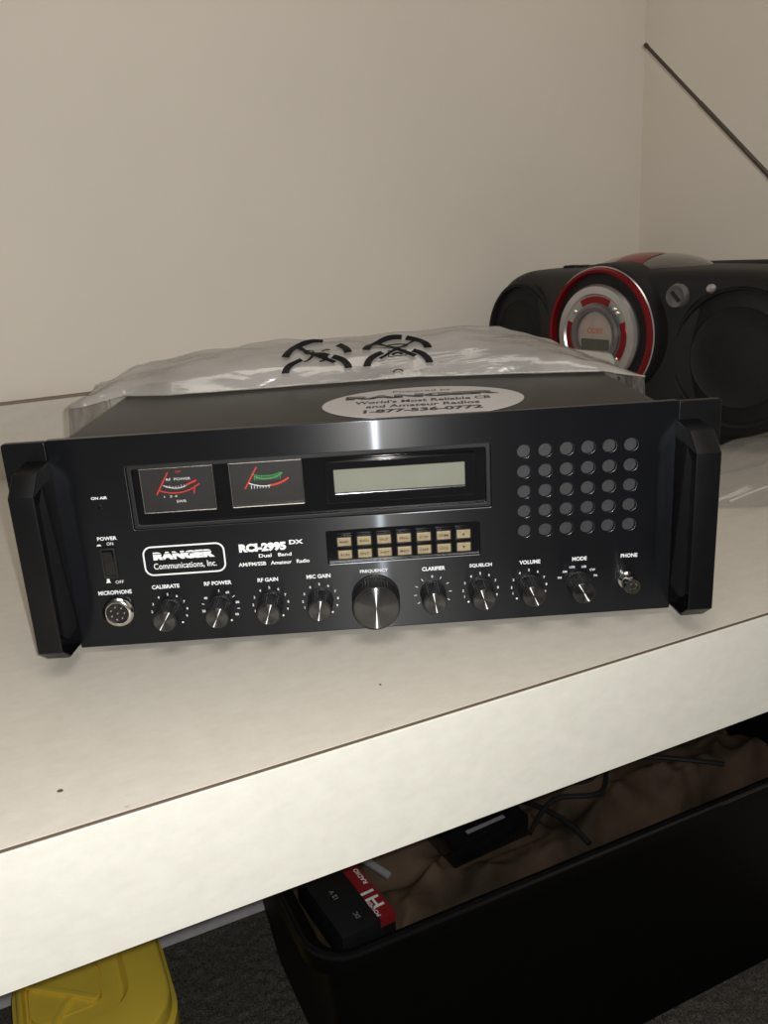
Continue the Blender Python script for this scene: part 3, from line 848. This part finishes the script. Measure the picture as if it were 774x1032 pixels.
M['cloth'] = pm('brown_cloth', (.075, .050, .032), .8, spec=.25, noise_s=9, var=.7, bump=.2, bump_s=200)
rows = []
ZC = -.50
for i in range(150):
    row = []
    for j in range(86):
        x = .012 + .728 * i / 149; y = .325 + .385 * j / 85
        e = min(x - .012, .74 - x, y - .325, .71 - y)
        ef = sm(min(1, max(0, e) / .04))
        q = Vector((x * 9, y * 9, .4)); w = noise.noise_vector(q) * .5
        r1 = 1 - abs(noise.noise(Vector((x * 5 + y * 4 + w.x, y * 9 - x * 3 + w.y, 2.1)))) * 2
        r2 = 1 - abs(noise.noise(Vector((x * 12 - y * 12 + w.y * 2, y * 16 + x * 10 + w.x, 5)))) * 2
        z = ZC - .045 + .05 * max(0, min(1, (x - .16) / .25)) + .042 * r1 + .012 * r2
        z = min(z, RZ + .02)
        z = z * ef + (1 - ef) * (ZC - .075)
        for bx0, bx1, by0, by1, bz in ((-.02, .105, .32, .49, -.5205), (.192, .335, .392, .490, -.5005)):
            dd = max(bx0 - x, x - bx1, by0 - y, y - by1, 0)     # the cloth is pressed down under the things lying on it
            z = min(z, bz + dd * 1.6)
        row.append((x, y, z))
    rows.append(row)
cl = link('cloth_bundle', grid_me(rows), M['cloth'])
tag(cl, 'crumpled brown cloth filling the black tote under the counter', 'cloth')
def cable(pts, r, label):
    o = link('cable', tube_me(catmull(pts, 10), r, 8), M['matte']); tag(o, label, 'cable'); return o
cable([(.30, .37, -.462), (.36, .40, -.452), (.42, .38, -.450), (.47, .42, -.442), (.52, .40, -.440), (.57, .36, -.440), (.60, .34, -.444)], .0035, 'black cable arching over the brown cloth at the right part of the tote')
cable([(.335, .44, -.470), (.345, .40, -.462), (.355, .36, -.462), (.36, .325, -.470)], .0035, 'short black cable hanging down beside the power adapter in the tote')
cable([(.32, .46, -.460), (.38, .43, -.452), (.43, .41, -.450), (.50, .44, -.440)], .0030, 'thin black cable running toward the back of the tote across the cloth')

# power adapter box
M['label'] = pm('grey_label', (.26, .26, .27), .5)
pa = empty('power_adapter', (.262, .432, -.500), math.radians(4), 'black power adapter with a grey printed label on the cloth in the tote', 'adapter')
box('body', -.06, .06, -.03, .045, 0, .034, M['gloss'], pa, bev=.003)
box('label_plate', -.030, .030, -.018, -.012, .0335, .0346, M['label'], pa)
me = text_me('INPUT OUTPUT', .030, .008, .0); me.transform(Matrix.Translation((.0, .002, .0347))); link('lettering', me, M['label'], pa)
bmw = box_bm(.050, .060, .028, .036, .034, .036, .0005); link('bright_sticker', from_bm(bmw), M['print'], pa)

# black product box with red and white end
pb = empty('product_box', (.062, .400, -.520), math.radians(5), 'black cardboard box with a red and white stripe in the left end of the tote', 'box')
box('carton', -.040, .030, -.055, .070, 0, .042, M['matte'], pb, bev=.001)
box('red_panel', .010, .0302, -.0552, .040, .030, .0424, M.setdefault('red2', pm('red_card', (.24, .012, .014), .5)), pb)
for s, x, y, w, h, rot, mt_ in (('H1', .018, -.022, .030, .017, 90, 'print'), ('POWER', .0115, -.036, .028, .005, 90, 'print'), ('RADIO', .0245, .020, .030, .006, 90, 'print'), ('12 V', -.018, .010, .016, .006, 90, 'label'), ('DC', -.010, -.034, .010, .006, 90, 'label')):
    me = text_me(s, w, h, .02); me.transform(Matrix.Translation((x, y, .0427)) @ Matrix.Rotation(math.radians(rot), 4, 'Z')); link('lettering', me, M[mt_], pb)
ws = box('plastic_strip', -.004, .004, -.045, .045, 0, .006, M['label'], None, bev=.001)
ws.location = (.098, .440, -.474); ws.rotation_euler = (0, 0, math.radians(20))
tag(ws, 'narrow pale grey plastic strip lying beside the red and white box in the tote', 'strip')

# ------------------------------------------------------------------ yellow case on the carpet
M['yellow'] = pm('yellow_plastic', (.92, .70, .08), .38, noise_s=15, var=.05)
M['yellow2'] = pm('shaded_yellow_plastic', (.40, .28, .02), .45, noise_s=15, var=.05)
yz = .16
ye = empty('yellow_case', (-.24, .60, FZ), 0, 'yellow plastic case with a rounded corner and grooved lid on the carpet at lower left', 'case')
def yr(x0, x1, y0, y1, r, z): return rring(x0, x1, y0, y1, r, z, 10)
X0, X1, Y0, Y1 = -.098, .094, -.105, .150
def ya(r, z, l=0, rt=0, f=0, b=0): return yr(X0 + l, X1 - rt, Y0 + f, Y1 - b, r, z)
me = loft([ya(.05, .001, .004, .004, .004, .004), ya(.090, .02, -.008, -.006, -.008, -.008), ya(.090, yz - .03, -.008, -.006, -.008, -.008), ya(.084, yz - .026), ya(.084, yz - .007), ya(.082, yz - .002, .002, .002, .002, .002), ya(.080, yz, .006, .006, .006, .006),
           ya(.040, yz, .008, .050, .066, .05), ya(.038, yz - .003, .009, .052, .068, .052), ya(.036, yz - .012, .011, .058, .074, .056),
           ya(.022, yz - .012, .014, .083, .098, .07), ya(.022, yz - .017, .0145, .0835, .0985, .0705), ya(.020, yz - .017, .016, .0855, .1005, .0715), ya(.020, yz - .0115, .0165, .086, .101, .072)])
link('shell', me, M['yellow'], ye)

link('lid_ribs', merge([(from_bm(box_bm(-.004, .004, -.055, .055, yz - .0118, yz - .006, .0015)), Matrix.Translation((-.040, .035, 0)) @ Matrix.Rotation(math.radians(a), 4, 'Z'), 0) for a in (52,)] +
                       [(from_bm(box_bm(-.004, .004, -.022, .022, yz - .0118, yz - .006, .0015)), Matrix.Translation((-.045, .000, 0)) @ Matrix.Rotation(math.radians(-35), 4, 'Z'), 0)]), M['yellow'], ye)

# ------------------------------------------------------------------ light
def lamp(name, kind, loc, energy, col, **k):
    l = bpy.data.lights.new(name, kind); l.energy = energy; l.color = col
    for a, b in k.items(): setattr(l, a, b)
    o = bpy.data.objects.new(name, l); COL.objects.link(o); o.location = loc
    return o
FL = CP + CX * .014 + CU * .008
fl_ = lamp('camera_flash', 'POINT', FL, 17, (1, .985, .955), shadow_soft_size=.0035)
fl_.rotation_euler = (F).to_track_quat('-Z', 'Y').to_euler()
cl_ = lamp('overhead_fill', 'AREA', (-.3, -.6, 1.9), 11, (1, .91, .80), size=1.0)  # soft warm fill added from above, not a known lamp of the room
cl_.rotation_euler = (Vector((.1, .6, -1.9))).to_track_quat('-Z', 'Y').to_euler()
w = bpy.data.worlds.new('world'); bpy.context.scene.world = w; w.use_nodes = True
w.node_tree.nodes['Background'].inputs[0].default_value = (.9, .82, .74, 1)
w.node_tree.nodes['Background'].inputs[1].default_value = .09
sc = bpy.context.scene
sc.view_settings.view_transform = 'Standard'
sc.view_settings.exposure = 0
sc.cycles.max_bounces = 8; sc.cycles.transparent_max_bounces = 16
sc.cycles.caustics_reflective = False; sc.cycles.caustics_refractive = False

# two dark crumbs on the counter
M['crumb'] = pm('dark_crumb', (.05, .04, .03), .8)
for x, y, lb in ((-.228, .036, 'larger dark crumb on the counter near its front edge at left'), (-.030, .051, 'tiny dark crumb on the counter just below the radio')):
    bm = bmesh.new(); bmesh.ops.create_icosphere(bm, subdivisions=2, radius=.0013)
    for v in bm.verts: v.co = v.co * (1 + .5 * noise.noise(v.co * 900)); v.co.z = v.co.z * .4 + .0005
    o = link('crumb', from_bm(bm), M['crumb']); o.location = (x, y, 0); o.scale = (1.3, .8, 1) if x < -.2 else (.6, .6, .6); tag(o, lb, 'crumb')
